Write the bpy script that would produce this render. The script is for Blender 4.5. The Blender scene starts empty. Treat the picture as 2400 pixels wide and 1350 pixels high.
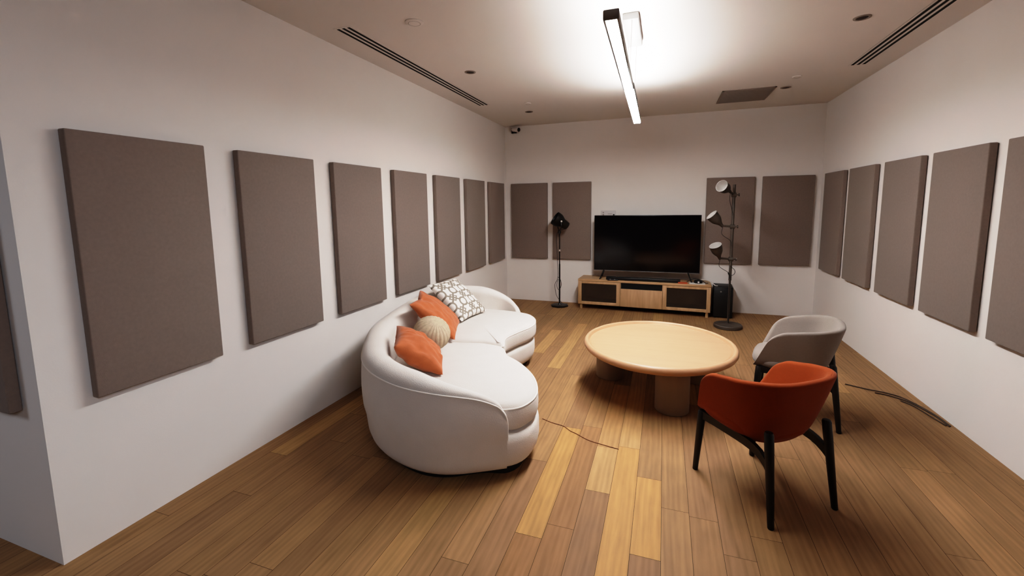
import bpy, bmesh, math, random
from mathutils import Vector, Matrix, Euler, noise
random.seed(7)
PI = math.pi
sc = bpy.context.scene
COL = sc.collection

# ------------------------------------------------------------------ room numbers
XL, XR, D, H = -2.459, 1.933, 6.747, 2.8106
YC = 0.984                                  # outer corner where the left wall ends
XW, YR = -5.2, -3.0                         # hall behind / beside the camera

# ------------------------------------------------------------------ helpers
def mk(name, bm, mats, parent=None, sharp=35, smooth=True, loc=None):
    bmesh.ops.remove_doubles(bm, verts=bm.verts, dist=1e-6)
    bmesh.ops.recalc_face_normals(bm, faces=bm.faces)
    if smooth:
        for f in bm.faces: f.smooth = True
        for e in bm.edges:
            if len(e.link_faces) == 2 and e.calc_face_angle(0) > math.radians(sharp): e.smooth = False
    me = bpy.data.meshes.new(name); bm.to_mesh(me); bm.free()
    for m in (mats if isinstance(mats, (list, tuple)) else [mats]): me.materials.append(m)
    o = bpy.data.objects.new(name, me); COL.objects.link(o)
    if parent: o.parent = parent
    if loc: o.location = loc
    return o

def tag(o, label, cat, group=None, kind=None):
    if label: o['label'] = label
    if cat: o['category'] = cat
    if group: o['group'] = group
    if kind: o['kind'] = kind
    return o

def thing(name, label, cat, loc=(0, 0, 0), rz=0, group=None):
    o = bpy.data.objects.new(name, None); COL.objects.link(o)
    o.location = loc; o.rotation_euler = (0, 0, rz); o.empty_display_size = .1
    return tag(o, label, cat, group)

def struct(o):
    o['kind'] = 'structure'; return o

def box(bm, x0, x1, y0, y1, z0, z1, bev=0, seg=2, mi=0, M=None):
    r = bmesh.ops.create_cube(bm, size=1)
    vs = r['verts']
    for v in vs:
        v.co = Vector(((x0+x1)/2+v.co.x*(x1-x0), (y0+y1)/2+v.co.y*(y1-y0), (z0+z1)/2+v.co.z*(z1-z0)))
    fs = list({f for v in vs for f in v.link_faces})
    for f in fs: f.material_index = mi
    if bev:
        es = list({e for v in vs for e in v.link_edges})
        rr = bmesh.ops.bevel(bm, geom=es, offset=bev, segments=seg, profile=.5, affect='EDGES')
        vs = list({v for f in rr['faces'] for v in f.verts} | {v for v in vs if v.is_valid})
        for f in rr['faces']: f.material_index = mi
    if M is not None:
        for v in vs: v.co = M @ v.co
    return vs

def frame_to(d):
    d = Vector(d).normalized()
    return d.to_track_quat('Z', 'Y').to_matrix().to_4x4()

def lathe(bm, prof, n=32, M=None, mi=0):
    """prof: list of (r, z) ; closed with fans at r=0"""
    rings = []
    for r, z in prof:
        if r < 1e-6:
            p = Vector((0, 0, z)); rings.append([bm.verts.new(M @ p if M else p)])
        else:
            ring = []
            for k in range(n):
                a = 2*PI*k/n; p = Vector((r*math.cos(a), r*math.sin(a), z))
                ring.append(bm.verts.new(M @ p if M else p))
            rings.append(ring)
    for A, B in zip(rings, rings[1:]):
        for k in range(n):
            k2 = (k+1) % n
            if len(A) == 1 and len(B) == 1: continue
            if len(A) == 1: f = bm.faces.new((A[0], B[k], B[k2]))
            elif len(B) == 1: f = bm.faces.new((A[k], A[k2], B[0]))
            else: f = bm.faces.new((A[k], A[k2], B[k2], B[k]))
            f.material_index = mi

def cyl(bm, p0, p1, r0, r1=None, n=20, bev=0):
    r1 = r0 if r1 is None else r1
    p0, p1 = Vector(p0), Vector(p1); L = (p1-p0).length
    M = Matrix.Translation(p0) @ frame_to(p1-p0)
    b = min(bev, L*.4)
    prof = [(0, 0), (r0-b, 0), (r0, b), (r1, L-b), (r1-b, L), (0, L)] if b else [(0, 0), (r0, 0), (r1, L), (0, L)]
    lathe(bm, prof, n, M)

def catmull(pts, n, closed=False):
    P = [Vector(p) for p in pts]; N = len(P); out = []
    segs = N if closed else N-1
    dense = []
    for i in range(segs):
        if closed: a, b, c, d = P[(i-1) % N], P[i], P[(i+1) % N], P[(i+2) % N]
        else:
            b, c = P[i], P[i+1]
            a = P[i-1] if i else b*2-c
            d = P[i+2] if i+2 < N else c*2-b
        for k in range(24):
            t = k/24
            dense.append(.5*((2*b)+(c-a)*t+(2*a-5*b+4*c-d)*t*t+(3*b-a-3*c+d)*t**3))
    dense.append(P[0].copy() if closed else P[-1].copy())
    L = [0]
    for a, b in zip(dense, dense[1:]): L.append(L[-1]+(b-a).length)
    cnt = n if closed else n-1
    j = 0
    for k in range(n):
        s = L[-1]*k/cnt
        while j < len(L)-2 and L[j+1] < s: j += 1
        t = (s-L[j])/max(1e-9, L[j+1]-L[j])
        out.append(dense[j].lerp(dense[j+1], min(1, max(0, t))))
    return out

def tube(bm, pts, r, n=8, samples=None, closed=False, cap=True):
    P = catmull(pts, samples or max(12, len(pts)*6), closed) if len(pts) > 2 else [Vector(p) for p in pts]
    rings = []
    up = None
    for i, p in enumerate(P):
        t = (P[(i+1) % len(P)]-P[i-1]) if closed else (P[min(i+1, len(P)-1)]-P[max(i-1, 0)])
        t.normalize()
        if up is None: up = Vector((0, 0, 1)) if abs(t.z) < .9 else Vector((1, 0, 0))
        x = t.cross(up).normalized(); y = x.cross(t).normalized(); up = y
        rr = r[i*len(r)//len(P)] if isinstance(r, list) else r
        rings.append([bm.verts.new(p+x*rr*math.cos(2*PI*k/n)+y*rr*math.sin(2*PI*k/n)) for k in range(n)])
    pairs = list(zip(rings, rings[1:])) + ([(rings[-1], rings[0])] if closed else [])
    for A, B in pairs:
        for k in range(n): bm.faces.new((A[k], A[(k+1) % n], B[(k+1) % n], B[k]))
    if cap and not closed:
        bm.faces.new(rings[0]); bm.faces.new(rings[-1][::-1])

def grid(bm, rows, closed_u=False, mi=0):
    """rows: list of lists of Vector"""
    V = [[bm.verts.new(p) for p in r] for r in rows]
    for A, B in zip(V, V[1:]):
        n = len(A)
        for k in range(n if closed_u else n-1):
            f = bm.faces.new((A[k], A[(k+1) % n], B[(k+1) % n], B[k])); f.material_index = mi
    return V

def sstep(a, b, x):
    t = min(1, max(0, (x-a)/(b-a))); return t*t*(3-2*t)

# ------------------------------------------------------------------ materials
def newmat(name):
    m = bpy.data.materials.new(name); m.use_nodes = True
    nt = m.node_tree; b = nt.nodes['Principled BSDF']
    return m, nt, b

def mat(name, col, rough=.6, metal=0, noise_amt=0, nscale=20, bump=0, bscale=200, spec=.5, sheen=0, coords='Object', stretch=(1, 1, 1)):
    m, nt, b = newmat(name)
    b.inputs['Roughness'].default_value = rough; b.inputs['Metallic'].default_value = metal
    b.inputs['Specular IOR Level'].default_value = spec
    if sheen: b.inputs['Sheen Weight'].default_value = sheen
    tc = nt.nodes.new('ShaderNodeTexCoord'); mp = nt.nodes.new('ShaderNodeMapping')
    mp.inputs['Scale'].default_value = stretch
    nt.links.new(tc.outputs[coords], mp.inputs[0])
    n = nt.nodes.new('ShaderNodeTexNoise'); n.inputs['Scale'].default_value = nscale; n.inputs['Detail'].default_value = 4
    nt.links.new(mp.outputs[0], n.inputs[0])
    r = nt.nodes.new('ShaderNodeMixRGB'); a = noise_amt
    r.inputs[1].default_value = (*[c*(1-a) for c in col], 1); r.inputs[2].default_value = (*[min(1, c*(1+a)) for c in col], 1)
    nt.links.new(n.outputs[0], r.inputs[0]); nt.links.new(r.outputs[0], b.inputs['Base Color'])
    if bump:
        n2 = nt.nodes.new('ShaderNodeTexNoise'); n2.inputs['Scale'].default_value = bscale; n2.inputs['Detail'].default_value = 3
        nt.links.new(mp.outputs[0], n2.inputs[0])
        bp = nt.nodes.new('ShaderNodeBump'); bp.inputs['Strength'].default_value = bump; bp.inputs['Distance'].default_value = .004
        nt.links.new(n2.outputs[0], bp.inputs['Height']); nt.links.new(bp.outputs[0], b.inputs['Normal'])
    return m

def emis(name, col, strength):
    m, nt, b = newmat(name)
    b.inputs['Base Color'].default_value = (.8, .8, .8, 1)
    b.inputs['Emission Color'].default_value = (*col, 1); b.inputs['Emission Strength'].default_value = strength
    return m

def woodmat(name, c1, c2, rough=.5, scale=(3, 40, 40), bump=.1):
    m, nt, b = newmat(name); b.inputs['Roughness'].default_value = rough
    tc = nt.nodes.new('ShaderNodeTexCoord'); mp = nt.nodes.new('ShaderNodeMapping'); mp.inputs['Scale'].default_value = scale
    nt.links.new(tc.outputs['Object'], mp.inputs[0])
    n = nt.nodes.new('ShaderNodeTexNoise'); n.inputs['Scale'].default_value = 1; n.inputs['Detail'].default_value = 6; n.inputs['Distortion'].default_value = .6
    nt.links.new(mp.outputs[0], n.inputs[0])
    r = nt.nodes.new('ShaderNodeValToRGB'); r.color_ramp.elements[0].position = .3; r.color_ramp.elements[1].position = .7
    r.color_ramp.elements[0].color = (*c1, 1); r.color_ramp.elements[1].color = (*c2, 1)
    nt.links.new(n.outputs[0], r.inputs[0]); nt.links.new(r.outputs[0], b.inputs['Base Color'])
    if bump:
        bp = nt.nodes.new('ShaderNodeBump'); bp.inputs['Strength'].default_value = bump; bp.inputs['Distance'].default_value = .002
        nt.links.new(n.outputs[0], bp.inputs['Height']); nt.links.new(bp.outputs[0], b.inputs['Normal'])
    return m

WALL = mat('wall_paint', (.775, .733, .703), .9, noise_amt=.015, nscale=3, bump=.05, bscale=150, spec=.2)
DARKWALL = mat('bounce_cut_wall', (.13, .115, .11), .9, noise_amt=.05, nscale=3)  # unseen walls made dark so less bounce light reaches the room
CEIL = mat('ceiling_paint', (.70, .655, .62), .92, noise_amt=.01, nscale=2, bump=.03, bscale=120, spec=.15)
PANEL = mat('panel_fabric', (.24, .189, .163), .95, noise_amt=.10, nscale=60, bump=.25, bscale=500, spec=.15, sheen=.15)
SOFA = mat('boucle_cream', (.67, .615, .57), .95, noise_amt=.05, nscale=9, bump=.35, bscale=170, spec=.15, sheen=.2)
WELT = mat('welt_cream', (.82, .77, .72), .9, bump=.1, spec=.2)
ORANGE = mat('orange_linen', (.45, .135, .055), .85, noise_amt=.16, nscale=25, bump=.3, bscale=220, spec=.2, sheen=.2)
ORANGE_CH = mat('burnt_orange_felt', (.285, .054, .010), .85, noise_amt=.08, nscale=60, bump=.2, bscale=500, spec=.2, sheen=.1)
GREY_CH = mat('oatmeal_felt', (.27, .228, .203), .9, noise_amt=.07, nscale=90, bump=.3, bscale=400, spec=.15, sheen=.2)
KNIT = mat('beige_knit', (.50, .41, .30), .95, noise_amt=.25, nscale=45, bump=.4, bscale=120, spec=.1)
BLACKWOOD = mat('black_stained_wood', (.012, .009, .009), .45, noise_amt=.2, nscale=30)
BLACK = mat('black_plastic', (.012, .011, .011), .4)
BLACKMET = mat('black_metal', (.014, .012, .011), .38, metal=.3)
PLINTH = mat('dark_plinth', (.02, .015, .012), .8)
GUNMET = mat('dark_grey_metal', (.085, .068, .056), .5, metal=.2, noise_amt=.1)
SHADEIN = mat('white_enamel', (.62, .59, .56), .4)
CHROME = mat('chrome', (.8, .8, .8), .15, metal=1)
GREYMET = mat('grey_aluminium', (.20, .185, .175), .45, metal=.2)
PALEMET = mat('pale_canopy', (.30, .285, .27), .5)
WHITEPL = mat('white_plastic', (.62, .58, .57), .5)
OPENSHADE = mat('opening_shade', (.006, .005, .005), .9)  # near-black in place of the shade inside vent slots and bench niche
GRILLE = mat('grille_grey', (.27, .225, .20), .7)
SCREEN = mat('tv_screen', (.004, .003, .004), .13, spec=.45)
SPEAKER = mat('subwoofer_black', (.008, .006, .007), .5, bump=.1)
ORANGEPL = mat('orange_card', (.45, .08, .025), .6)
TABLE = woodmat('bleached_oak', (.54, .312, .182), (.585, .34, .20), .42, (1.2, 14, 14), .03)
TABLELEG = woodmat('shaded_oak', (.27, .19, .128), (.30, .21, .142), .5, (14, 14, 1.2), .03)  # darker copy of the table oak, the tabletop's shade put into its colour
OAK = woodmat('oak_veneer', (.40, .245, .13), (.52, .335, .19), .5, (22, 22, 2.2), .08)
OAKH = woodmat('oak_veneer_horizontal', (.40, .245, .13), (.52, .335, .19), .5, (2.2, 22, 22), .08)
m, nt, b = newmat('tinted_glass'); GLASS = m
tr = nt.nodes.new('ShaderNodeBsdfTransparent'); tr.inputs[0].default_value = (.72, .62, .55, 1)
b.inputs['Base Color'].default_value = (.11, .085, .068, 1); b.inputs['Roughness'].default_value = .12; b.inputs['Specular IOR Level'].default_value = .35
ms = nt.nodes.new('ShaderNodeMixShader'); ms.inputs[0].default_value = .38
nt.links.new(tr.outputs[0], ms.inputs[1]); nt.links.new(b.outputs[0], ms.inputs[2])
nt.links.new(ms.outputs[0], nt.nodes['Material Output'].inputs[0])
LEDN = emis('led_diffuser', (.965, .985, 1.0), 71)
LEDF = emis('led_diffuser_far', (.965, .985, 1.0), 71)
LEDUP = emis('led_uplight', (.975, .99, 1.0), 31)

# patterned cushion : taupe trellis on white, from UV
m, nt, b = newmat('trellis_print'); TRELLIS = m
b.inputs['Roughness'].default_value = .9; b.inputs['Specular IOR Level'].default_value = .15
uvn = nt.nodes.new('ShaderNodeUVMap'); uvn.uv_map = 'UVMap'
sp = nt.nodes.new('ShaderNodeSeparateXYZ'); nt.links.new(uvn.outputs[0], sp.inputs[0])
def mth(op, a, b_=None, c=None):
    n = nt.nodes.new('ShaderNodeMath'); n.operation = op
    for i, v in enumerate((a, b_, c)):
        if v is None: continue
        if isinstance(v, (int, float)): n.inputs[i].default_value = v
        else: nt.links.new(v, n.inputs[i])
    return n.outputs[0]
def tri(x):                        # triangle wave distance to nearest integer
    return mth('ABSOLUTE', mth('SUBTRACT', mth('FRACT', mth('ADD', x, .5)), .5))
U, V_ = sp.outputs[0], sp.outputs[1]
us, vs_ = mth('MULTIPLY', U, 3.0), mth('MULTIPLY', V_, 3.0)
tu, tv = tri(us), tri(vs_)
tu2, tv2 = tri(mth('ADD', us, .5)), tri(mth('ADD', vs_, .5))
dsum = mth('ADD', us, vs_); ddif = mth('SUBTRACT', us, vs_)
l1 = mth('LESS_THAN', mth('MINIMUM', tri(dsum), tri(ddif)), .085)
r1 = mth('SQRT', mth('ADD', mth('MULTIPLY', tu, tu), mth('MULTIPLY', tv, tv)))
l2 = mth('LESS_THAN', mth('ABSOLUTE', mth('SUBTRACT', r1, .27)), .06)
h2 = mth('ADD', mth('MULTIPLY', tu2, .9), tv2)
l3 = mth('LESS_THAN', mth('ABSOLUTE', mth('SUBTRACT', h2, .26)), .055)
inner = mth('GREATER_THAN', r1, .27)
pat = mth('MAXIMUM', mth('MULTIPLY', l1, inner), mth('MAXIMUM', l2, l3))
mx = nt.nodes.new('ShaderNodeMixRGB'); mx.inputs[1].default_value = (.80, .75, .70, 1); mx.inputs[2].default_value = (.27, .23, .19, 1)
nt.links.new(pat, mx.inputs[0]); nt.links.new(mx.outputs[0], b.inputs['Base Color'])

# floor planks : tone from a colour attribute, grain from UV in metres
m, nt, b = newmat('oak_planks'); FLOOR = m
at = nt.nodes.new('ShaderNodeVertexColor'); at.layer_name = 'tone'
uvn = nt.nodes.new('ShaderNodeUVMap'); uvn.uv_map = 'UVMap'
mp = nt.nodes.new('ShaderNodeMapping'); mp.inputs['Scale'].default_value = (38, 2.2, 1); nt.links.new(uvn.outputs[0], mp.inputs[0])
n1 = nt.nodes.new('ShaderNodeTexNoise'); n1.inputs['Scale'].default_value = 1; n1.inputs['Detail'].default_value = 6; n1.inputs['Distortion'].default_value = .8
nt.links.new(mp.outputs[0], n1.inputs[0])
mp2 = nt.nodes.new('ShaderNodeMapping'); mp2.inputs['Scale'].default_value = (9, .9, 1); nt.links.new(uvn.outputs[0], mp2.inputs[0])
wv = nt.nodes.new('ShaderNodeTexWave'); wv.inputs['Scale'].default_value = 1.1; wv.inputs['Distortion'].default_value = 7; wv.inputs['Detail'].default_value = 3; wv.inputs['Detail Scale'].default_value = 1.2
nt.links.new(mp2.outputs[0], wv.inputs[0])
mp3 = nt.nodes.new('ShaderNodeMapping'); mp3.inputs['Scale'].default_value = (14, 5, 1); nt.links.new(uvn.outputs[0], mp3.inputs[0])
n3 = nt.nodes.new('ShaderNodeTexNoise'); n3.inputs['Scale'].default_value = 1; n3.inputs['Detail'].default_value = 5
nt.links.new(mp3.outputs[0], n3.inputs[0])
g = mth('ADD', mth('MULTIPLY', n1.outputs[0], .50), mth('ADD', mth('MULTIPLY', wv.outputs[0], .13), mth('MULTIPLY', n3.outputs[0], .45)))
g = mth('ADD', g, .44)
vm = nt.nodes.new('ShaderNodeVectorMath'); vm.operation = 'SCALE'
nt.links.new(at.outputs[0], vm.inputs[0]); nt.links.new(g, vm.inputs['Scale'])
nt.links.new(vm.outputs[0], b.inputs['Base Color'])
rg = mth('ADD', mth('MULTIPLY', n3.outputs[0], .2), .46); nt.links.new(rg, b.inputs['Roughness'])
b.inputs['Specular IOR Level'].default_value = .16
bp = nt.nodes.new('ShaderNodeBump'); bp.inputs['Strength'].default_value = .12; bp.inputs['Distance'].default_value = .002
nt.links.new(n1.outputs[0], bp.inputs['Height']); nt.links.new(bp.outputs[0], b.inputs['Normal'])
SEAM = mat('seam_dark', (.035, .018, .009), .9)

# ------------------------------------------------------------------ setting
def build_floor():
    bm = bmesh.new(); uv = bm.loops.layers.uv.new('UVMap'); cl = bm.loops.layers.float_color.new('tone')
    W, x_ref, gap = .132, -.104, .0009
    BR = (.50, .272, .108); PALE = (.47, .28, .13); MID = (.345, .202, .10); BROWN = (.295, .170, .089); OBR = (.32, .174, .082); DK = (.255, .147, .079)
    spec = {-1: [(-3, 1.0, MID), (1.0, 2.713, BR), (2.713, 4.1, PALE)], 0: [(-3, .7, MID), (.7, 1.836, BROWN), (1.836, 2.424, BR), (2.424, 3.9, MID)],
            -2: [(-3, .9, MID), (.9, 2.217, BROWN), (2.217, 2.676, PALE), (2.676, 3.7, (.42, .24, .11))],
            -3: [(-3, .6, DK), (.6, 1.9, OBR), (1.9, 2.905, OBR), (2.905, 4.3, MID)], -4: [(-3, .5, MID), (.5, 1.797, OBR), (1.797, 2.85, (.46, .255, .10)), (2.85, 4.0, BROWN)],
            1: [(-3, .8, BROWN), (.8, 2.195, MID), (2.195, 3.5, MID)], -6: [(-3, .3, DK), (.3, 1.554, BROWN), (1.554, 2.9, MID)], -5: [(-3, .9, DK), (.9, 2.4, BROWN), (2.4, 3.8, MID)]}
    def quad(x0, x1, y0, y1, c):
        ox, oy = random.uniform(0, 50), random.uniform(0, 50)
        vs = [bm.verts.new((x, y, 0)) for x, y in ((x0+gap, y0+gap), (x1-gap, y0+gap), (x1-gap, y1-gap), (x0+gap, y1-gap))]
        f = bm.faces.new(vs); f.material_index = 0
        for l in f.loops:
            l[uv].uv = (l.vert.co.x-x0+ox, l.vert.co.y+oy); l[cl] = (*c, 1)
    rnd = random.Random(21)
    k0 = math.floor((XW-x_ref)/W); k1 = math.ceil((XR-x_ref)/W)
    for k in range(k0, k1):
        x0 = max(XW, x_ref+k*W); x1 = min(XR, x_ref+(k+1)*W)
        y = YR-rnd.uniform(0, 1.2); segs = []
        if k in spec:
            segs = list(spec[k]); y = segs[-1][1]
        while y < D:
            L = rnd.choice([.9, 1.2, 1.5, 1.8])*rnd.uniform(.85, 1.1)
            t = rnd.random()
            c = Vector(DK).lerp(Vector(MID), .1+.75*t)
            if rnd.random() < .03: c = Vector(PALE)*.85
            c = c*rnd.uniform(.93, 1.06)
            segs.append((y, y+L, tuple(c))); y += L
        for a, e, c in segs:
            a, e = max(a, YR), min(e, D)
            if e-a > .01: quad(x0, x1, a, e, c)
    # dark tongue-and-groove bed that shows in the seams, and the slab under it
    box(bm, XW-.12, XR+.12, YR-.12, D+.12, -.10, -.0012, mi=1)
    me_o = mk('floor', bm, [FLOOR, SEAM], smooth=False)
    return struct(me_o)
floor = build_floor()

def wallbox(name, *b_, m=None):
    bm = bmesh.new(); box(bm, *b_); return struct(mk(name, bm, m or WALL, smooth=False))
T = .12
wallbox('wall_back', XL-T, XR+T, D, D+T, 0, H)
wallbox('wall_left', XL-T, XL, YC, D, 0, H)
wallbox('wall_hall', XW-T, XL-T, YC, YC+T, 0, H)
wallbox('wall_right', XR, XR+T, YR, D, 0, H)
wallbox('wall_rear', XW, XR, YR-T, YR, 0, H, m=DARKWALL)
wallbox('wall_far_left', XW-T, XW, YR-T, YC, 0, H, m=DARKWALL)
wallbox('ceiling', XW-T, XR+T, YR-T, D+T, H, H+.1, m=CEIL)

# ------------------------------------------------------------------ acoustic panels
PT, PW, Z0, Z1 = .047, .60, .7037, 1.9037
def panel_mesh():
    bm = bmesh.new()                       # front faces -y, back on y=0, with a recessed cleat behind
    box(bm, -PW/2, PW/2, -PT, -.004, Z0, Z1, bev=.006, seg=3)
    box(bm, -PW/2+.03, PW/2-.03, -.006, 0, Z0+.03, Z1-.03)
    o = mk('mounted_acoustic_panel', bm, PANEL); return o
p0 = panel_mesh(); first = True
def panel(x, y, rz, label, group):
    global first
    o = p0 if first else p0.copy()
    if not first: COL.objects.link(o)
    first = False
    o.location = (x+.0015*math.sin(rz), y-.0015*math.cos(rz), 0); o.rotation_euler = (0, 0, rz)
    tag(o, label, 'wall panel', group)
ords = ['nearest', 'second', 'third', 'fourth', 'fifth', 'sixth', 'last']
for k in range(7):
    lab = ('large taupe fabric panel on the left wall, nearest the camera beside the outer wall corner' if k == 0 else
           'narrow-looking taupe fabric panel last on the left wall, against the far room corner' if k == 6 else
           'taupe fabric panel, %s along the left wall counting from the near wall corner' % ords[k])
    panel(XL, 1.155+.7985*k+PW/2, PI/2, lab, 'acoustic panels on the left wall')
for x, lab in ((-2.047, 'dark taupe fabric panel leftmost on the back wall, next to the corner'),
               (-1.358, 'dark taupe fabric panel on the back wall behind the small black spotlight lamp'),
               (.855, 'dark taupe fabric panel on the back wall behind the three-headed floor lamp'),
               (1.547, 'dark taupe fabric panel rightmost on the back wall, clear of any lamp')):
    panel(x, D, 0, lab, 'acoustic panels on the back wall')
for y, lab in ((6.18, 'taupe fabric panel on the right wall, farthest one in the room corner'),
               (5.41, 'taupe fabric panel on the right wall, second from the far corner'),
               (4.615, 'taupe fabric panel on the right wall, third from the far corner'),
               (3.855, 'taupe fabric panel on the right wall, fourth from the far corner and last shown whole'),
               (3.10, 'taupe fabric panel on the right wall, cut off by the right edge of the picture')):
    panel(XR, y, -PI/2, lab, 'acoustic panels on the right wall')
panel(-2.58-PW/2, YC, 0, 'brown fabric panel on the shaded return wall at the far left edge, round the corner', 'acoustic panel on the return wall')

# ------------------------------------------------------------------ sofa
def closed_ring_offset(P, d):
    n = len(P); out = []
    for i in range(n):
        t = (P[(i+1) % n]-P[i-1]).normalized(); nrm = Vector((-t.y, t.x, 0))     # inward for CCW
        out.append(P[i]+nrm*d)
    return out

def slab(bm, plan, prof, n=140, crown=None, M=None):
    """plan: CCW closed points; prof: list of (inset, z) from bottom to top"""
    P = catmull([(x, y, 0) for x, y in plan], n, True)
    a = sum(P[i].x*P[(i+1) % n].y-P[(i+1) % n].x*P[i].y for i in range(n))
    if a < 0: P.reverse()
    rows = []
    for ins, z in prof:
        R = closed_ring_offset(P, ins); rows.append([Vector((p.x, p.y, z)) for p in R])
    V = grid(bm, rows, True)
    c = sum(P, Vector())/n
    zt = prof[-1][1]
    bm.faces.new(V[0][::-1])
    # rings to the middle
    prev = V[-1]; base = rows[-1]
    for k in range(1, 9):
        t = k/9
        ring = []
        for p in base:
            q = p.lerp(Vector((c.x, c.y, zt)), t); q.z = zt+(crown or 0)*(1-(1-t)**2)
            ring.append(bm.verts.new(q))
        for i in range(n): bm.faces.new((prev[i], prev[(i+1) % n], ring[(i+1) % n], ring[i]))
        prev = ring
    mid = bm.verts.new((c.x, c.y, zt+(crown or 0)))
    for i in range(n): bm.faces.new((prev[i], prev[(i+1) % n], mid))
    return P

OUT = [(-.79, 2.135), (-.90, 2.065), (-1.02, 1.99), (-1.13, 1.945), (-1.27, 1.93), (-1.44, 1.965), (-1.62, 2.05), (-1.785, 2.19), (-1.935, 2.40),
       (-2.075, 2.655), (-2.18, 3.0), (-2.27, 3.38), (-2.325, 3.75), (-2.29, 4.10), (-2.12, 4.35), (-1.87, 4.46), (-1.62, 4.45), (-1.43, 4.34)]
FRONT = [(-1.26, 4.20), (-1.175, 3.99), (-1.18, 3.80), (-1.235, 3.60), (-1.275, 3.42), (-1.24, 3.22), (-1.12, 3.05), (-.95, 2.90), (-.80, 2.71), (-.715, 2.52), (-.695, 2.36), (-.725, 2.23)]

INN = [(x+(-1.45-x)*.07, y+(3.1-y)*.04) if 0 < k < len(OUT)-1 else (x+(-1.45-x)*.02, y+(3.1-y)*.012) for k, (x, y) in enumerate(OUT)]
def build_sofa():
    t = thing('curved_sofa', 'cream upholstered kidney-shaped curved sofa along the left wall with cushions on it', 'sofa', (0, 0, 0))
    # base
    bm = bmesh.new()
    slab(bm, INN+FRONT, [(.075, .062), (.045, .064), (.022, .075), (.008, .10), (0, .14), (0, .215), (.006, .24), (.02, .256), (.05, .262)], 160)
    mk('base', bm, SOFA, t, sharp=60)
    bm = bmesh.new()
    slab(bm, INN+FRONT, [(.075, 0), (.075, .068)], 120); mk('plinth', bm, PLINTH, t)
    # back and arm shell swept along the outer curve
    N = 110
    P = catmull([(x, y, 0) for x, y in OUT], N)
    rows = []; weltpts = []; weltin = []
    for i, p in enumerate(P):
        s = i/(N-1)
        tg = (P[min(i+1, N-1)]-P[max(i-1, 0)]).normalized(); nin = Vector((tg.y, -tg.x, 0))
        if nin.dot(Vector((-1.45, 3.1, 0))-p) < 0: nin = -nin
        e = min(s/.17, (1-s)/.13, 1)
        end0 = sstep(0, 1, min(1, s/.15)); end1 = sstep(0, 1, min(1, (1-s)/.13))
        hump0 = math.sqrt(max(0, 1-(1-min(1, s/.135))**2)); hump1 = math.sqrt(max(0, 1-(1-min(1, (1-s)/.14))**2))
        hw = .375+.19*min(hump0, hump1)+.025*sstep(.06, .26, s)*sstep(.0, .22, 1-s)+.025*sstep(.22, .45, s)*sstep(0, .2, 1-s)
        Tk = .045+.125*min(end0, end1)
        bul = .022+.055*min(end0, end1)
        r = []
        for ins, z in ((.05, .064), (.022, .075), (.008, .10), (0, .14), (0, .24)): r.append((ins+.028*min(end0, end1)*max(0, 1-(z-.064)/.30)**1.5, z))
        for k in range(1, 6): r.append((-.012*math.sin(PI*k/6), .24+(hw-.24)*k/6))
        r.append((0, hw))
        for k in range(1, 12):
            a = PI*k/12
            r.append((Tk*(1-math.cos(a))/2, hw+bul*math.sin(a)**.9-.02*(k/12)*min(end0, end1)))
        inner_lean = .05*min(end0, end1)
        for k in range(0, 7):
            q = k/6; r.append((Tk+inner_lean*q, (hw-.02*min(end0, end1))*(1-q)+.25*q))
        rows.append([p+nin*a+Vector((0, 0, z)) for a, z in r])
        weltpts.append(p+nin*(-.002)+Vector((0, 0, hw)))
    bm = bmesh.new(); V = grid(bm, rows)
    bm.faces.new(V[0]); bm.faces.new(V[-1][::-1])
    sh = mk('backrest', bm, SOFA, t, sharp=60)
    bm = bmesh.new()
    w = [Vector((P[0].x+.002, P[0].y, .245))]+weltpts+[Vector((P[-1].x, P[-1].y, .245))]
    tube(bm, w, .0045, 6, samples=220); mk('piping', bm, WELT, sh)
    # seat cushions
    near = [(-.745, 2.235), (-.70, 2.37), (-.72, 2.52), (-.805, 2.71), (-.955, 2.90), (-1.10, 3.02), (-1.16, 3.12), (-1.22, 3.19), (-1.40, 3.21), (-1.62, 3.17), (-1.85, 3.13), (-2.02, 3.10),
            (-1.98, 2.90), (-1.88, 2.66), (-1.76, 2.46), (-1.62, 2.30), (-1.46, 2.18), (-1.28, 2.12), (-1.10, 2.12), (-.95, 2.15), (-.83, 2.18)]
    far = [(-1.215, 3.215), (-1.265, 3.42), (-1.225, 3.62), (-1.165, 3.82), (-1.165, 4.01), (-1.25, 4.21), (-1.42, 4.30), (-1.62, 4.33), (-1.85, 4.32), (-2.05, 4.20), (-2.16, 3.98), (-2.17, 3.72),
           (-2.13, 3.45), (-2.04, 3.13), (-1.85, 3.155), (-1.62, 3.195), (-1.40, 3.235)]
    for pl, nm in ((near, 'near'), (far, 'far')):
        bm = bmesh.new()
        prof = [(.05, .266), (.02, .272), (.006, .285), (0, .31), (-.002, .345), (0, .385), (.004, .402), (.014, .418), (.032, .430), (.06, .437)]
        Pn = slab(bm, pl, prof, 160, crown=.022)
        cu = mk('seat_cushion', bm, SOFA, t, sharp=60)
        R = closed_ring_offset(Pn, .005)
        bm = bmesh.new(); tube(bm, [Vector((p.x, p.y, .405)) for p in R[::2]], .0045, 6, samples=240, closed=True)
        mk('piping', bm, WELT, cu)
    return t
build_sofa()

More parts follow.
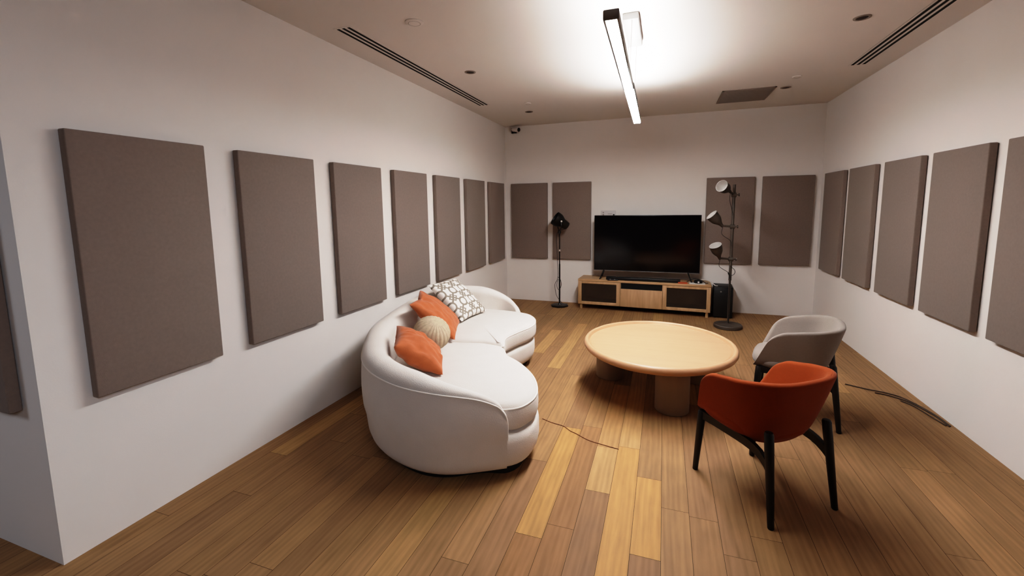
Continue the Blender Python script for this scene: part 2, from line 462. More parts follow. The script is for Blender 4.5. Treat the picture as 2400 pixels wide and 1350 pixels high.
# ------------------------------------------------------------------ cushions on the sofa
def pillow(name, label, loc, eul, w, h, th, m, wr=.006, pinch=.07, seed=0, group='throw pillows on the sofa', dent=0):
    n = 36; bm = bmesh.new(); uv = bm.loops.layers.uv.new('UVMap')
    def pt(u, v, sgn):
        e = max(0, (1-u*u)*(1-v*v))
        x = w/2*u*(1-pinch*(1-v*v)); y = h/2*v*(1-pinch*(1-u*u))
        z = sgn*th/2*e**.42
        nz = noise.noise(Vector((u*2.2+seed, v*2.2, sgn*3+seed)))*wr*2+noise.noise(Vector((u*6+seed, v*3, sgn*5)))*wr
        z += nz*min(1, e*4)
        z += -dent*th*math.exp(-((u)**2*7+(v-1)**2*2.5))*sgn*min(1, e*3)
        y -= dent*h*.30*math.exp(-(u*u)*7)*max(0, v)**3
        return Vector((x, y, z))
    for sgn in (1, -1):
        V = [[bm.verts.new(pt(-1+2*i/n, -1+2*j/n, sgn)) for i in range(n+1)] for j in range(n+1)]
        for j in range(n):
            for i in range(n):
                q = (V[j][i], V[j][i+1], V[j+1][i+1], V[j+1][i])
                ij = ((i, j), (i+1, j), (i+1, j+1), (i, j+1))
                if sgn < 0: q = q[::-1]; ij = ij[::-1]
                f = bm.faces.new(q)
                for l, (a, b_) in zip(f.loops, ij): l[uv].uv = (a/n, b_/n)
    o = mk(name, bm, m, sharp=75)
    o.location = loc; o.rotation_euler = eul
    return tag(o, label, 'cushion', group)

def look(normal, up_hint, roll=0):
    """rotation with local z = normal and local y close to up_hint"""
    z = Vector(normal).normalized(); x = Vector(up_hint).cross(z).normalized(); y = z.cross(x)
    M = Matrix((x, y, z)).transposed()
    return (M @ Matrix.Rotation(roll, 3, 'Z')).to_euler()

pillow('throw_pillow', 'crumpled burnt-orange square cushion at the near end of the sofa seat',
       (-1.55, 2.48, .590), (-2.505, -3.038, -1.024), .37, .37, .17, ORANGE, .010, .06, 3)
pillow('throw_pillow', 'burnt-orange square cushion between the knitted ball and the patterned cushion',
       (-1.84, 3.25, .628), (-2.425, 3.19, -1.203), .47, .47, .16, ORANGE, .009, .06, 8, dent=.22)
pillow('throw_pillow', 'white cushion printed with a taupe trellis pattern, farthest cushion on the sofa back',
       (-1.93, 3.86, .632), (-2.429, 3.123, -1.665), .49, .49, .15, TRELLIS, .004, .05, 12)

def knitball():
    bm = bmesh.new(); n, mrows = 176, 60; rows = []
    R = .135
    for j in range(mrows+1):
        th = PI*j/mrows; r = []
        for k in range(n):
            ph = 2*PI*k/n
            rib = abs(math.sin(11*ph)); st = math.sin(60*th+ (PI if int(22*ph/(2*PI)) % 2 else 0))
            rr = R*(1+.045*rib*math.sin(th)+.012*st*math.sin(th)*rib)
            r.append(Vector((rr*math.sin(th)*math.cos(ph), rr*math.sin(th)*math.sin(ph), .86*rr*math.cos(th))))
        rows.append(r)
    V = grid(bm, rows, True)
    o = mk('knitted_ball_pillow', bm, KNIT, sharp=80)
    o.location = (-1.63, 2.80, .607); o.rotation_euler = Vector((.45, -.25, .85)).to_track_quat('Z', 'Y').to_euler()
    return tag(o, 'round beige knitted ball cushion between the two burnt-orange cushions', 'cushion', 'throw pillows on the sofa')
knitball()

# ------------------------------------------------------------------ coffee table
def build_table():
    cx, cy = -.02, 3.715; ax, ay = .605, .65; UP = .024
    t = thing('coffee_table', 'round pale oak coffee table with raised rim on thick drum legs', 'table', (cx, cy, 0))
    bm = bmesh.new(); n = 96
    prof = [(0, .322), (.75, .322), (.90, .325), (.955, .332), (.985, .345), (1.0, .362), (.998, .377), (.985, .390), (.968, .3955), (.952, .394), (.943, .387), (.937, .376), (.930, .3695), (.920, .3695), (.912, .3735), (.90, .3745), (.6, .3745), (0, .3745)]
    rings = []
    for r, z in prof:
        if r == 0: rings.append([bm.verts.new((0, 0, z+UP))]); continue
        rings.append([bm.verts.new((ax*r*math.cos(2*PI*k/n), ay*r*math.sin(2*PI*k/n), z+UP)) for k in range(n)])
    for A, B in zip(rings, rings[1:]):
        for k in range(n):
            k2 = (k+1) % n
            if len(A) == 1: bm.faces.new((A[0], B[k], B[k2]))
            elif len(B) == 1: bm.faces.new((A[k], A[k2], B[0]))
            else: bm.faces.new((A[k], A[k2], B[k2], B[k]))
    mk('tabletop', bm, TABLE, t, sharp=50)
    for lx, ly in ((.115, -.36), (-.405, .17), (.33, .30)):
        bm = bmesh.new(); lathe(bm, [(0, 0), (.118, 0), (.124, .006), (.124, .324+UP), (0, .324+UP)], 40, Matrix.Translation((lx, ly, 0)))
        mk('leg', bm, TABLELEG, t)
    return t
build_table()

# ------------------------------------------------------------------ chairs
def build_chair(name, label, loc, face, m):
    rz = math.atan2(face[1], face[0])-PI/2          # local +y looks along face
    t = thing(name, label, 'chair', (loc[0], loc[1], 0), rz, 'tub armchairs by the coffee table')
    N = 101; rows = []
    for i in range(N):
        s = -1+2*i/(N-1); s = math.copysign(1-(1-abs(s))**1.35, s)
        a = abs(s); sg = 1 if s >= 0 else -1
        r = []
        zt = .655+.048*(1-sstep(.25, .95, a))
        zb = .366-.026*(1-a)
        endk = max(0, (a-.87)/.13)                   # rounded arm tip
        zt_ = zt-.085*(1-math.sqrt(max(0, 1-endk**2)))-.012*sstep(.80, .93, a)
        thk = .040*math.sqrt(max(.04, 1-max(0, (a-.955)/.045)**2*.96))
        def xy(z, off):
            f = (z-.36)/.37
            fl = max(0, f); hw = .198+.100*min(1, fl*1.12)**.92 - off; rear = .150+.112*min(1, fl*1.1)**.75 - off
            fr = .278-.118*min(1, max(0, f)/.75)
            if a > .58:
                q = (a-.58)/.42
                y = -.03+(fr+.03)*q; x = hw*(1-.015*q*q)
            else:
                th = a/.58*PI/2
                x = hw*math.sin(th)**.72; y = -.03-(rear-.03)*math.cos(th)**.85
            return Vector((sg*x, y, z))
        oz = [zb+(zt_-zb)*k/10 for k in range(11)]
        for k, z in enumerate(oz[:-1]):
            ins = .018*(1-k/1.5)**2 if k < 2 else 0
            r.append(xy(z, ins))
        for k in range(0, 7):
            an = PI*k/6
            r.append(xy(zt_-.016+.016*math.sin(an), thk*(1-math.cos(an))/2))
        for k in range(1, 9):
            z = zt_-.016+(.38-(zt_-.016))*k/8; r.append(xy(z, thk+.012*k/8))
        rows.append(r)
    bm = bmesh.new(); V = grid(bm, rows)
    bm.faces.new(V[0]); bm.faces.new(V[-1][::-1])
    for A, B in zip(V, V[1:]): bm.faces.new((A[0], A[-1], B[-1], B[0]))
    mk('shell', bm, m, t, sharp=60)
    # seat cushion
    plan = []
    for k in range(28):
        a = 2*PI*k/28; cx_, sy_ = math.cos(a), math.sin(a)
        x = .225*math.copysign(abs(cx_)**.62, cx_); y = .06+.235*math.copysign(abs(sy_)**.62, sy_)
        if y < -.02: x *= 1-.25*((-.02-y)/.15)**1.5
        plan.append((x, y))
    bm = bmesh.new()
    slab(bm, plan, [(.05, .358), (.022, .364), (.006, .380), (0, .402), (.004, .425), (.016, .443), (.04, .454)], 96, crown=.012)
    mk('seat', bm, m, t, sharp=60)
    # frame : legs and side rails
    tops = {}
    for sx in (-1, 1):
        for sy in (-1, 1):
            foot = Vector((sx*(.212 if sy < 0 else .214), sy*.254, 0))
            top = Vector((sx*.190, -.195, .458)) if sy < 0 else Vector((sx*.195, .236, .372))
            tops[sx, sy] = (foot, top)
            bm = bmesh.new()
            d = (top-foot); M = Matrix.Translation(foot)
            prof = [(0, 0), (.0125, 0), (.015, .004), (.0215, d.z*.8), (.0215, d.z-.012), (.017, d.z-.003), (0, d.z)]
            lathe(bm, prof, 20)
            for v in bm.verts:
                k = v.co.z/d.z; v.co.x += foot.x+d.x*k; v.co.y += foot.y+d.y*k
            mk('leg', bm, BLACKWOOD, t)
        bm = bmesh.new()
        f0 = tops[sx, 1][0].lerp(tops[sx, 1][1], .93); r0 = tops[sx, -1][0].lerp(tops[sx, -1][1], .70)
        r0 = tops[sx, -1][0].lerp(tops[sx, -1][1], .74); r1 = tops[sx, -1][0].lerp(tops[sx, -1][1], .60)
        pts = [f0, f0.lerp(r0, .35)+Vector((-sx*.004, 0, .003)), f0.lerp(r0, .72)+Vector((-sx*.006, 0, .0)), f0.lerp(r0, .90)+Vector((-sx*.004, 0, -.022)), r1+Vector((0, .004, .0))]
        C_ = catmull(pts, 14); rw = []
        for q in C_:
            rw.append([q+Vector((dx, 0, dz)) for dx, dz in ((-.011, -.022), (.011, -.022), (.011, .022), (-.011, .022))])
        W = grid(bm, rw, True); bm.faces.new(W[0]); bm.faces.new(W[-1][::-1])
        mk('side_rail', bm, BLACKWOOD, t)
    return t
build_chair('tub_chair', 'burnt-orange tub chair on black legs with its back turned to the camera', (.538, 2.532), (-.606, .795), ORANGE_CH)
build_chair('tub_chair', 'oatmeal grey tub chair on black legs behind the orange one, facing the coffee table', (.965, 3.60), (-.965, .262), GREY_CH)

# ------------------------------------------------------------------ TV bench and things on it
def build_bench():
    W, Dp, ZB, ZT = 1.82, .385, .075, .455
    t = thing('tv_bench', 'low oak television bench with two glass doors and a middle drawer', 'cabinet', (-.28, 6.335, 0), -.042)
    x0, x1 = -W/2, W/2; th = .019
    bm = bmesh.new()
    box(bm, x0, x1, 0, Dp, ZT-.03, ZT, bev=.002); box(bm, x0, x1, .02, Dp, ZB, ZB+th, bev=.001)
    for x in (x0, -.301, .282, x1-th): box(bm, x, x+th, .02, Dp, ZB+th, ZT-.03, bev=.001)
    box(bm, x0+th, x1-th, Dp-.01, Dp, ZB+th, ZT-.03)
    box(bm, -.282, .282, .03, Dp-.01, .325, .337)
    mk('carcass', bm, OAKH, t)
    for xa, xb in ((x0+.002, -.293), (.293, x1-.002)):
        bm = bmesh.new(); f = .052; za, zb = ZB+.002, ZT-.033
        box(bm, xa, xa+f, 0, .019, za, zb, bev=.0015); box(bm, xb-f, xb, 0, .019, za, zb, bev=.0015)
        box(bm, xa+f, xb-f, 0, .019, za, za+f*.82, bev=.0015); box(bm, xa+f, xb-f, 0, .019, zb-f*.62, zb, bev=.0015)
        d = mk('door', bm, OAK, t)
        bm = bmesh.new(); box(bm, xa+f-.003, xb-f+.003, .008, .012, za+f*.82-.003, zb-f*.62+.003)
        g_ = mk('pane', bm, GLASS, d); g_['label'] = 'tinted glass pane'
    bm = bmesh.new(); box(bm, -.289, .289, 0, .019, ZB+.002, .338, bev=.0015); mk('drawer', bm, OAK, t)
    bm = bmesh.new(); box(bm, -.282, .282, .012, Dp-.012, .339, ZT-.032)  # solid near-black block, painted shade for the inside of the niche
    nz = mk('niche_shade_block', bm, OPENSHADE, t); nz['label'] = 'dark block standing for the shade in the open niche above the drawer'
    for x in (x0+.025, x1-.06):
        for y in (.025, Dp-.06):
            bm = bmesh.new(); box(bm, x, x+.035, y, y+.035, 0, ZB+.001, bev=.002); mk('leg', bm, OAK, t)
    return t
build_bench()
BZ = .455

def build_tv():
    t = thing('television', 'large flat black television standing on the oak bench', 'television', (-.242, 6.52, BZ))
    W, hh, zb = 1.47, .825, .115
    bm = bmesh.new(); box(bm, -W/2, W/2, 0, .03, zb, zb+hh, bev=.004); box(bm, -.5, .5, .028, .06, zb+.03, zb+.42, bev=.01)
    bz = mk('bezel', bm, BLACK, t)
    bm = bmesh.new(); box(bm, -W/2+.008, W/2-.008, -.0015, .004, zb+.018, zb+hh-.008); mk('screen', bm, SCREEN, t)
    bm = bmesh.new(); box(bm, -W/2+.004, W/2-.004, -.004, .002, zb+.001, zb+.010, bev=.001)
    s = mk('trim_strip', bm, GREYMET, t); s['label'] = 'thin grey strip under the screen'
    for sx in (-1, 1):
        bm = bmesh.new()
        for dy in (-.15, .12):
            cyl(bm, (sx*.58, .015, zb+.02), (sx*(.58+.05), .015+dy, .008), .011, .008, 10)
        mk('foot', bm, BLACK, t)
build_tv()

def simple(name, label, cat, bm, m, group=None, sharp=35):
    return tag(mk(name, bm, m, sharp=sharp), label, cat, group)

t = thing('soundbar', 'long low black soundbar lying in front of the television feet', 'speaker', (-.27, 6.41, BZ), -.03)
bm = bmesh.new(); box(bm, -.51, .51, -.035, .035, 0, .045, bev=.008, seg=3); mk('housing', bm, BLACK, t)
bm = bmesh.new(); box(bm, -.50, .50, -.0365, -.030, .006, .038, bev=.001); mk('grille', bm, SPEAKER, t)
t = thing('remote_control', 'small black remote with pale buttons at the left end of the soundbar', 'remote control', (-.68, 6.357, BZ), .06)
bm = bmesh.new(); box(bm, -.075, .075, -.016, .016, 0, .014, bev=.004); mk('housing', bm, BLACK, t)
for x in (-.035, .03):
    bm = bmesh.new(); lathe(bm, [(0, .014), (.012, .014), (.011, .0175), (0, .0175)], 16, Matrix.Translation((x, 0, 0))); mk('button', bm, SHADEIN, t)
bm = bmesh.new(); box(bm, .21, .33, 6.325, 6.38, BZ, BZ+.018, bev=.002)
simple('orange_box', 'flat orange-red box at the right end of the oak bench', 'box', bm, ORANGEPL)
bm = bmesh.new(); box(bm, .355, .555, 6.315, 6.43, BZ, BZ+.014, bev=.005, seg=3)
simple('white_tray', 'flat white device lying at the right end of the oak bench', 'device', bm, SHADEIN)
t = thing('adapter_puck', 'rounded black box on top of the flat white device', 'device', (.468, 6.366, BZ+.014))
bm = bmesh.new(); lathe(bm, [(0, 0), (.05, 0), (.056, .008), (.054, .03), (.04, .042), (0, .045)], 24); mk('housing', bm, BLACK, t)
bm = bmesh.new(); lathe(bm, [(0, 0), (.012, 0), (.012, .002), (0, .002)], 14, Matrix.Translation((.0, -.0555, .02)) @ frame_to((0, -1, 0)))
mk('button', bm, WHITEPL, t)
bm = bmesh.new(); tube(bm, [(.33, 6.50, BZ+.006), (.42, 6.49, BZ+.05), (.50, 6.45, BZ+.045), (.57, 6.43, BZ+.006), (.60, 6.45, BZ+.006)], .005, 8)
simple('black_cable', 'black cable arching over the right end of the oak bench', 'cable', bm, BLACK)
bm = bmesh.new(); tube(bm, [(.46, 6.60, BZ+.012), (.55, 6.53, BZ+.035), (.615, 6.47, BZ+.030), (.655, 6.43, BZ+.008), (.69, 6.42, .434), (.72, 6.43, .4315)], .0055, 8)
simple('white_cable', 'white cable bending over the bench end toward the black subwoofer', 'cable', bm, SHADEIN)

t = thing('subwoofer', 'black box subwoofer standing on the floor between oak bench and lamp', 'speaker', (.785, 6.36, 0), -.06)
bm = bmesh.new(); box(bm, -.118, .118, 0, .32, .012, .425, bev=.005); mk('cabinet', bm, SPEAKER, t)
bm = bmesh.new(); box(bm, -.108, .108, -.006, .004, .022, .395, bev=.002); mk('grille', bm, BLACK, t)
for x in (-.09, .09):
    for y in (.03, .29):
        bm = bmesh.new(); cyl(bm, (x, y, 0), (x, y, .014), .015, n=14); mk('foot', bm, BLACK, t)
bm = bmesh.new(); lathe(bm, [(0, 0), (.010, 0), (.010, .003), (0, .004)], 14, Matrix.Translation((-.03, -.006, .365)) @ frame_to((0, -1, 0)))
mk('badge', bm, GREYMET, t)

# wall box over the TV
t = thing('wall_box', 'small pale box with faint grey marks on the back wall above the television', 'wall fixture', (-.802, D, 1.405))
bm = bmesh.new(); box(bm, -.112, .112, -.022, 0, -.062, .058, bev=.005); mk('housing', bm, WHITEPL, t)
for a in ((-.082, -.062, .018, .034), (-.082, -.062, -.014, .004), (-.005, .06, .004, .010)):
    bm = bmesh.new(); box(bm, a[0], a[1], -.0235, -.02, a[2], a[3]); mk('printed_mark', bm, GRILLE, t)
bm = bmesh.new(); cyl(bm, (.085, -.02, -.008), (.085, -.05, -.008), .013, .011, 14); mk('knob', bm, BLACK, t)

# security camera
t = thing('security_camera', 'small white security camera with dark lens high in the back left corner', 'camera', (-2.30, D, 2.745))
bm = bmesh.new(); box(bm, -.045, .045, -.018, 0, -.045, .045, bev=.006); mk('wall_plate', bm, BLACK, t)
bm = bmesh.new(); cyl(bm, (0, -.015, 0), (.035, -.06, 0), .016, n=14); mk('bracket', bm, WHITEPL, t)
bm = bmesh.new(); cyl(bm, (.0, -.07, .012), (.115, -.125, -.012), .036, .038, 20, bev=.006); bd = mk('body', bm, WHITEPL, t)
bm = bmesh.new(); cyl(bm, (.112, -.1235, -.0115), (.121, -.128, -.0135), .029, n=20); mk('lens', bm, BLACK, bd)
bm = bmesh.new(); lathe(bm, [(0, -.026), (.014, -.023), (.022, -.013), (.025, 0), (0, 0)], 18, Matrix.Translation((.035, -.075, -.032))); mk('sensor_dome', bm, BLACK, t)

# ------------------------------------------------------------------ floor lamps
def spot_lamp():
    t = thing('spotlight_lamp', 'black studio-spotlight floor lamp with single head, left of the television', 'floor lamp', (-1.488, 6.44, 0))
    bm = bmesh.new(); lathe(bm, [(0, 0), (.128, 0), (.135, .006), (.135, .020), (.122, .028), (.03, .032), (.018, .05), (0, .05)], 8); mk('base', bm, BLACKMET, t, sharp=25)
    bm = bmesh.new(); cyl(bm, (0, 0, .03), (0, 0, .66), .0125, n=14); cyl(bm, (0, 0, .62), (0, 0, 1.17), .009, n=14); pl = mk('pole', bm, BLACKMET, t)
    bm = bmesh.new(); cyl(bm, (0, 0, .855), (0, 0, .885), .018, n=14); mk('collar', bm, CHROME, pl)
    hc = Vector((.0, -.01, 1.315)); ax = Vector((-.72, -.35, .55)).normalized()
    hd = thing_child = bpy.data.objects.new('lamp_head', None)
    bm = bmesh.new(); M = Matrix.Translation(hc) @ frame_to(ax)
    lathe(bm, [(0, -.15), (.052, -.15), (.062, -.14), (.07, -.05), (.098, .0), (.105, .03), (.105, .085), (.098, .088), (.096, .06), (0, .05)], 32, M)
    bpy.data.objects.remove(hd)
    hd = mk('lamp_head', bm, BLACKMET, t)
    side = ax.cross(Vector((0, 0, 1))).normalized()
    bm = bmesh.new()
    tube(bm, [hc+side*.112+ax*.0, hc+side*.112+Vector((0, 0, -.09)), Vector((0, -.01, 1.17)), hc-side*.112+Vector((0, 0, -.09)), hc-side*.112], .0085, 8, samples=30)
    mk('yoke', bm, BLACKMET, t)
    for sg in (1, -1):
        bm = bmesh.new(); cyl(bm, hc+side*sg*.098, hc+side*sg*.135, .017, .014, 12); mk('knob', bm, CHROME, t)
    bm = bmesh.new(); cyl(bm, (0, -.01, 1.13), (0, -.01, 1.185), .026, .02, 14); mk('swivel', bm, BLACKMET, t)
    bm = bmesh.new()
    tube(bm, [hc-ax*.12+Vector((-.01, 0, -.05)), (-.04, .0, 1.12), (-.035, 0, .75), (-.03, 0, .45), (-.07, -.01, .34), (-.055, -.01, .2), (-.02, .0, .12), (.05, .04, .035), (.12, .06, .034)], .0035, 6, samples=70)
    tube(bm, [(-.03, 0, .46), (.015, -.014, .42), (.03, -.014, .33), (-.01, -.016, .26), (-.04, -.01, .33), (-.02, -.01, .43)], .0035, 6, samples=40)
    mk('cable', bm, BLACK, t)
spot_lamp()

def three_head_lamp():
    t = thing('multi_head_lamp', 'tall dark grey floor lamp with three tilted bell shades, right of the television', 'floor lamp', (.795, 5.90, 0))
    bm = bmesh.new(); lathe(bm, [(0, 0), (.155, 0), (.165, .008), (.165, .035), (.155, .045), (.03, .05), (.016, .06), (0, .06)], 40); mk('base', bm, GUNMET, t)
    bm = bmesh.new(); cyl(bm, (0, 0, .05), (0, 0, .62), .012, n=14); cyl(bm, (0, 0, .60), (0, 0, 1.775), .017, n=14); mk('pole', bm, GUNMET, t)
    heads = [((-.050, -.045, 1.690), (-.58, -.74, .34)), ((-.118, -.045, 1.275), (-.66, -.20, .70)), ((-.13, -.045, .875), (-.33, -.36, .86))]
    for k, (pv, d) in enumerate(heads):
        pv = Vector(pv); ax = Vector(d).normalized(); M = Matrix.Translation(pv) @ frame_to(ax) @ Matrix.Diagonal((.72, .72, 1.0, 1))
        bm = bmesh.new()
        lathe(bm, [(0, -.012), (.022, -.010), (.026, .0), (.028, .022), (.040, .045), (.066, .075), (.086, .105), (.095, .150), (.098, .188), (.101, .190), (.101, .193)], 36, M, 0)
        lathe(bm, [(.101, .193), (.096, .192), (.090, .150), (.080, .105), (.060, .075), (.03, .055), (0, .05)], 36, M, 1)
        sh = mk('lamp_shade', bm, [GUNMET, SHADEIN], t, sharp=60)
        sh['label'] = ('topmost bell shade turned toward the room', 'middle bell shade aimed up and left', 'lowest bell shade aimed upward')[k]
        bm = bmesh.new(); lathe(bm, [(0, .05), (.018, .05), (.018, .085), (.012, .092), (0, .094)], 18, M); mk('bulb_socket', bm, GREYMET, sh)
        bm = bmesh.new(); pz = pv.z-.01+(.0 if k else -.03)
        cyl(bm, pv+ax*.004, Vector((.0, -.005, pz)), .012, .012, 12); cyl(bm, (-.026, -.0, pz), (.026, 0, pz), .027, n=16); mk('bracket', bm, GUNMET, t)
        bm = bmesh.new(); cyl(bm, (.024, 0, pz), (.056, 0, pz), .008, n=10); cyl(bm, (.05, -.0, pz), (.062, 0, pz), .018, n=14); mk('knob', bm, GUNMET, t)
        bm = bmesh.new(); tube(bm, [pv-ax*.01, pv+Vector((-.0, .0, -.10)), Vector((-.02, -.018, pz-.17)), Vector((-.005, -.02, pz-.24))], .003, 6); mk('cable', bm, BLACK, t)
    bm = bmesh.new()
    tube(bm, [(-.005, -.021, .78), (.045, -.02, .73), (.04, -.02, .68), (-.01, -.021, .66), (-.03, -.02, .70), (.0, -.021, .63), (-.005, -.018, .45), (0, -.017, .06)], .0032, 6, samples=70); mk('cable', bm, BLACK, t)
three_head_lamp()

# ------------------------------------------------------------------ pendant
def pend(name, label, p0, p1, z, W_, Hh, m_led, endcap, up):
    a = Vector((p0[0], p0[1], z)); b_ = Vector((p1[0], p1[1], z)); L = (b_-a).length
    t = thing(name, label, 'pendant light', a, math.atan2(b_.y-a.y, b_.x-a.x)-PI/2, 'linear pendant lights')
    w = W_/2; ck = .010 if endcap else .004
    bm = bmesh.new()                              # U-profile housing: two cheeks and a top tray
    box(bm, -w, -w+ck, 0, L, 0, Hh, bev=.002); box(bm, w-ck, w, 0, L, 0, Hh, bev=.002)
    box(bm, -w+ck-.001, w-ck+.001, 0, L, Hh*.42, Hh*.52)
    mk('housing', bm, GREYMET, t)
    bm = bmesh.new(); box(bm, -w+ck-.0005, w-ck+.0005, .006, L-.003, (.002 if endcap else -.012), .016, bev=.004); d = mk('diffuser', bm, m_led, t); d['label'] = 'glowing white underside'
    if up:
        bm = bmesh.new(); box(bm, -w+.013, w-.013, .02, L-.02, Hh*.53, Hh-.008); u = mk('uplight_strip', bm, LEDUP, t); u['label'] = 'glowing upper strip'
    bm = bmesh.new(); box(bm, -w-.001, w+.001, -.008, .003, -.001, Hh+.001, bev=.006); mk('end_cap', bm, GREYMET, t)
    bm = bmesh.new(); box(bm, -w-.001, w+.001, L-.003, L+.004, .0, Hh+.001, bev=.002); mk('end_cap', bm, GREYMET, t)
    return t
PZ = 2.40
pend('linear_pendant', 'long glowing linear pendant light with dark end cap, the nearer bar', (-.256, 2.157), (-.277, 3.455), PZ, .072, .046, LEDN, True, True)
pend('linear_pendant', 'glowing linear pendant light continuing toward the back wall, the farther bar', (-.272, 3.475), (-.292, 4.857), PZ+.006, .072, .046, LEDF, False, True)
t = thing('ceiling_canopy', 'pale elongated ceiling canopy with thin wires above the pendant bars', 'canopy', (-.245, 3.39, H))
bm = bmesh.new(); box(bm, -.052, .052, -.27, .27, -.045, 0, bev=.008); mk('housing', bm, PALEMET, t)
for x in (-.03, .03):
    for y in (-.255, .255):
        bm = bmesh.new(); cyl(bm, (x-.02, y, -.04), (x-.028, y, PZ+.046-H), .002, n=6); mk('wire', bm, GRILLE, t)

# ------------------------------------------------------------------ ceiling fittings
def slot_vent(label, x, y0, y1):
    t = thing('linear_vent', label, 'air vent', (x, y0, H)); L = y1-y0
    bm = bmesh.new(); xs = [-.072, -.056, -.033, -.010, .010, .033, .056, .072]
    for a, b_ in ((-.074, -.057), (-.032, -.0125), (.0125, .032), (.057, .074)): box(bm, a, b_, 0, L, -.0025, 0)
    box(bm, -.074, .074, -.012, 0, -.0025, 0); box(bm, -.074, .074, L, L+.012, -.0025, 0)
    mk('frame', bm, CEIL, t)
    for a, b_ in ((-.057, -.032), (-.0125, .0125), (.032, .057)):
        bm = bmesh.new(); box(bm, a, b_, 0, L, -.0018, 0); s = mk('slot', bm, OPENSHADE, t)  # flat black strip painted in for the shade inside the slot
        s['label'] = 'black strip standing for the shade in an air slot'
slot_vent('long three-slot ceiling vent above the left wall, shown whole', -2.172, 2.655, 5.20)
slot_vent('three-slot ceiling vent near the right wall, running out of the picture', 1.656, 2.2, 5.02)

def downlight(x, y, label):
    t = thing('recessed_downlight', label, 'ceiling light', (x, y, H), 0, 'recessed downlights')
    bm = bmesh.new(); lathe(bm, [(.035, -.001), (.038, -.005), (.052, -.004), (.053, 0), (.035, 0)], 28); mk('trim_ring', bm, GRILLE, t)
    bm = bmesh.new(); lathe(bm, [(0, -.0015), (.036, -.0015), (.036, 0), (0, 0)], 28); mk('recess_shade_disc', bm, mat('recess_shade', (.03, .018, .014), .6), t)  # flat dark disc with the recess shade put into its colour
downlight(-1.765, 3.907, 'unlit recessed ceiling downlight halfway along the left slot vent')
downlight(-1.76, 5.79, 'unlit recessed ceiling downlight in the back left corner, above the security camera')
downlight(1.253, 3.784, 'unlit recessed ceiling downlight beside the right slot vent, nearest the camera')
downlight(1.231, 5.69, 'unlit recessed ceiling downlight at the corner of the square return grille')
def disc(x, y, r, name, label, cat):
    t = thing(name, label, cat, (x, y, H))
    bm = bmesh.new(); lathe(bm, [(0, -.010), (r*.7, -.010), (r*.92, -.008), (r, -.004), (r, 0), (0, 0)], 32); mk('housing', bm, CEIL, t)
    bm = bmesh.new(); lathe(bm, [(r*.62, -.0095), (r*.66, -.0108), (r*.70, -.0095)], 28); mk('ring', bm, GRILLE, t)
disc(-1.653, 2.75, .062, 'smoke_detector', 'round white smoke detector on the ceiling near the left vent', 'smoke detector')
disc(-1.63, 5.314, .042, 'ceiling_sensor', 'small pale ceiling sensor in front of the back left downlight', 'sensor')
disc(1.227, 5.245, .042, 'ceiling_sensor', 'small pale ceiling sensor between the square grille and right slot vent', 'sensor')
t = thing('return_grille', 'square grey return-air grille in the ceiling near the back wall', 'air vent', (.856, 5.91, H))
bm = bmesh.new()
for a in ((-.27, .27, -.32, -.30), (-.27, .27, .30, .32), (-.27, -.25, -.32, .32), (.25, .27, -.32, .32)): box(bm, *a, -.008, 0)
mk('frame', bm, GRILLE, t)
for k in range(24):
    bm = bmesh.new(); y = -.295+k*.0252; box(bm, -.252, .252, y, y+.013, -.006, -.001, M=None); mk('slat', bm, GRILLE, t)
bm = bmesh.new(); box(bm, -.252, .252, -.302, .302, -.0012, 0); mk('backing', bm, mat('grille_back', (.13, .105, .09), .9), t)

# ------------------------------------------------------------------ cables on the floor
bm = bmesh.new()
for pts in ([(1.50, 4.28), (1.62, 4.215), (1.74, 4.17), (1.82, 4.10), (1.873, 3.95), (1.90, 3.80), (1.905, 3.66)],
            [(1.66, 4.15), (1.75, 4.11), (1.83, 4.02), (1.875, 3.88), (1.893, 3.78), (1.896, 3.65)],
            [(1.78, 4.03), (1.82, 3.97), (1.846, 3.86), (1.862, 3.76), (1.882, 3.66)]):
    tube(bm, [(x, y, .006) for x, y in pts], .0045, 6, samples=40)
simple('cable_bundle', 'thin dark cables lying on the floor along the right wall', 'cable', bm, mat('brown_cable', (.06, .038, .026), .7))
bm = bmesh.new()
tube(bm, [(x, y, .0022) for x, y in ((-.80, 2.91), (-.75, 2.885), (-.70, 2.868), (-.63, 2.85), (-.57, 2.80), (-.526, 2.777), (-.436, 2.721), (-.342, 2.695), (-.232, 2.672))], .0022, 6, samples=60)
simple('thin_cord', 'thin reddish-brown cord on the floor planks in front of the sofa', 'cord', bm, mat('brown_cord', (.16, .05, .02), .8))

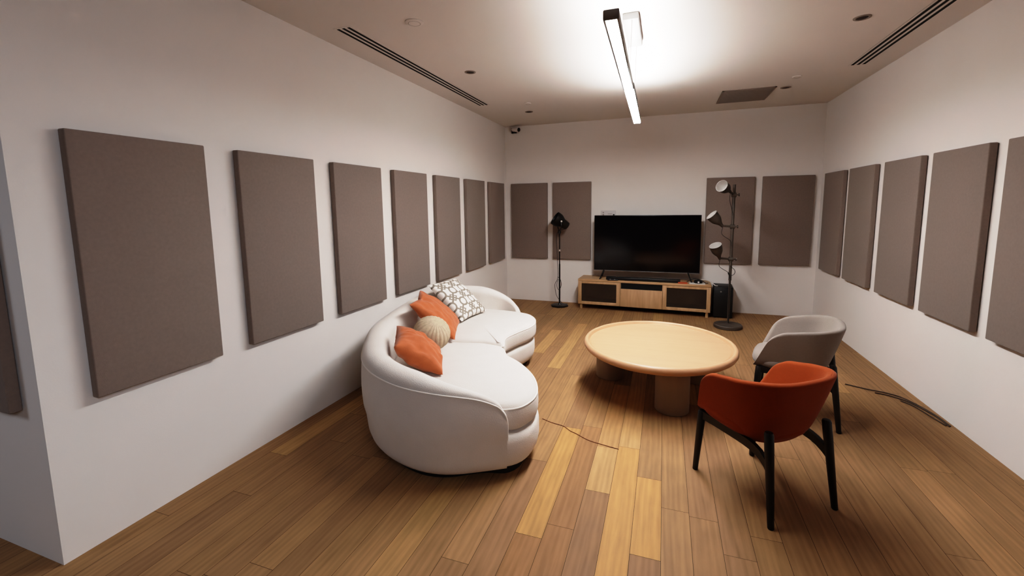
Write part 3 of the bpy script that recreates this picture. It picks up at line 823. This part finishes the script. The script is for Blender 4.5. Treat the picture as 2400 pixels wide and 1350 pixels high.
# ------------------------------------------------------------------ light and camera
def area(name, loc, size, power, col, rot=(0, 0, 0), sy=None):
    l = bpy.data.lights.new(name, 'AREA'); l.energy = power; l.color = col; l.size = size
    if sy: l.shape = 'RECTANGLE'; l.size_y = sy
    o = bpy.data.objects.new(name, l); COL.objects.link(o); o.location = loc; o.rotation_euler = rot
    return o
area('hall_fill', (-3.6, -1.2, 2.72), 1.0, 11, (.80, .87, 1.0))  # added cool fill from an unseen source, tints the return wall
el = area('left_wall_fill', (1.3, -.7, 2.45), .9, 3.6, (.80, .88, 1.0))  # added unseen cool fill, aimed to brighten the near left wall
el.rotation_euler = (Vector((-2.45, 1.0, .55))-Vector((1.3, -.7, 2.45))).to_track_quat('-Z', 'Y').to_euler(); el.data.spread = math.radians(80)
w = bpy.data.worlds.new('world'); sc.world = w; w.use_nodes = True
w.node_tree.nodes['Background'].inputs[0].default_value = (.8, .85, 1, 1); w.node_tree.nodes['Background'].inputs[1].default_value = .008

yaw, pitch, roll = .33718079, .11857066, -.01245849
cy_, sy_, cp, sp_ = math.cos(yaw), math.sin(yaw), math.cos(pitch), math.sin(pitch)
fwd = Vector((-sy_*cp, cy_*cp, -sp_)); right = Vector((cy_, sy_, 0)); upv = right.cross(fwd)
r_ = right*math.cos(roll)+upv*math.sin(roll); u_ = upv*math.cos(roll)-right*math.sin(roll)
cam = bpy.data.cameras.new('camera'); co = bpy.data.objects.new('camera', cam); COL.objects.link(co)
co.matrix_world = Matrix(((r_.x, u_.x, -fwd.x, 0), (r_.y, u_.y, -fwd.y, 0), (r_.z, u_.z, -fwd.z, 1.55239), (0, 0, 0, 1)))
cam.sensor_width = 36; cam.sensor_fit = 'HORIZONTAL'; cam.lens = 1015.407*36/2400
cam.shift_y = (603.227-675)/2400; cam.clip_start = .05
sc.camera = co
sc.view_settings.view_transform = 'Standard'; sc.view_settings.look = 'None'; sc.view_settings.exposure = 0
vs_ = sc.view_settings; vs_.use_curve_mapping = True
cm = vs_.curve_mapping; cm.extend = 'HORIZONTAL'
cv = cm.curves[3]
TONE = [(0, 0), (.02, .007), (.06, .035), (.12, .094), (.2, .178), (.4, .415), (.75, .73), (1.0, .825), (1.5, .93), (2.5, 1.0)]
while len(cv.points) < len(TONE): cv.points.new(.5, .5)
for pnt, (a, b_) in zip(cv.points, TONE): pnt.location = (a/2.5, b_); pnt.handle_type = 'AUTO_CLAMPED'
cm.update()
sc.cycles.use_denoising = True
sc.cycles.max_bounces = 7; sc.cycles.diffuse_bounces = 5; sc.cycles.glossy_bounces = 2; sc.cycles.caustics_reflective = False; sc.cycles.caustics_refractive = False
sc.cycles.use_adaptive_sampling = True; sc.cycles.adaptive_threshold = .09; sc.cycles.adaptive_min_samples = 20
sc.cycles.sample_clamp_indirect = 6
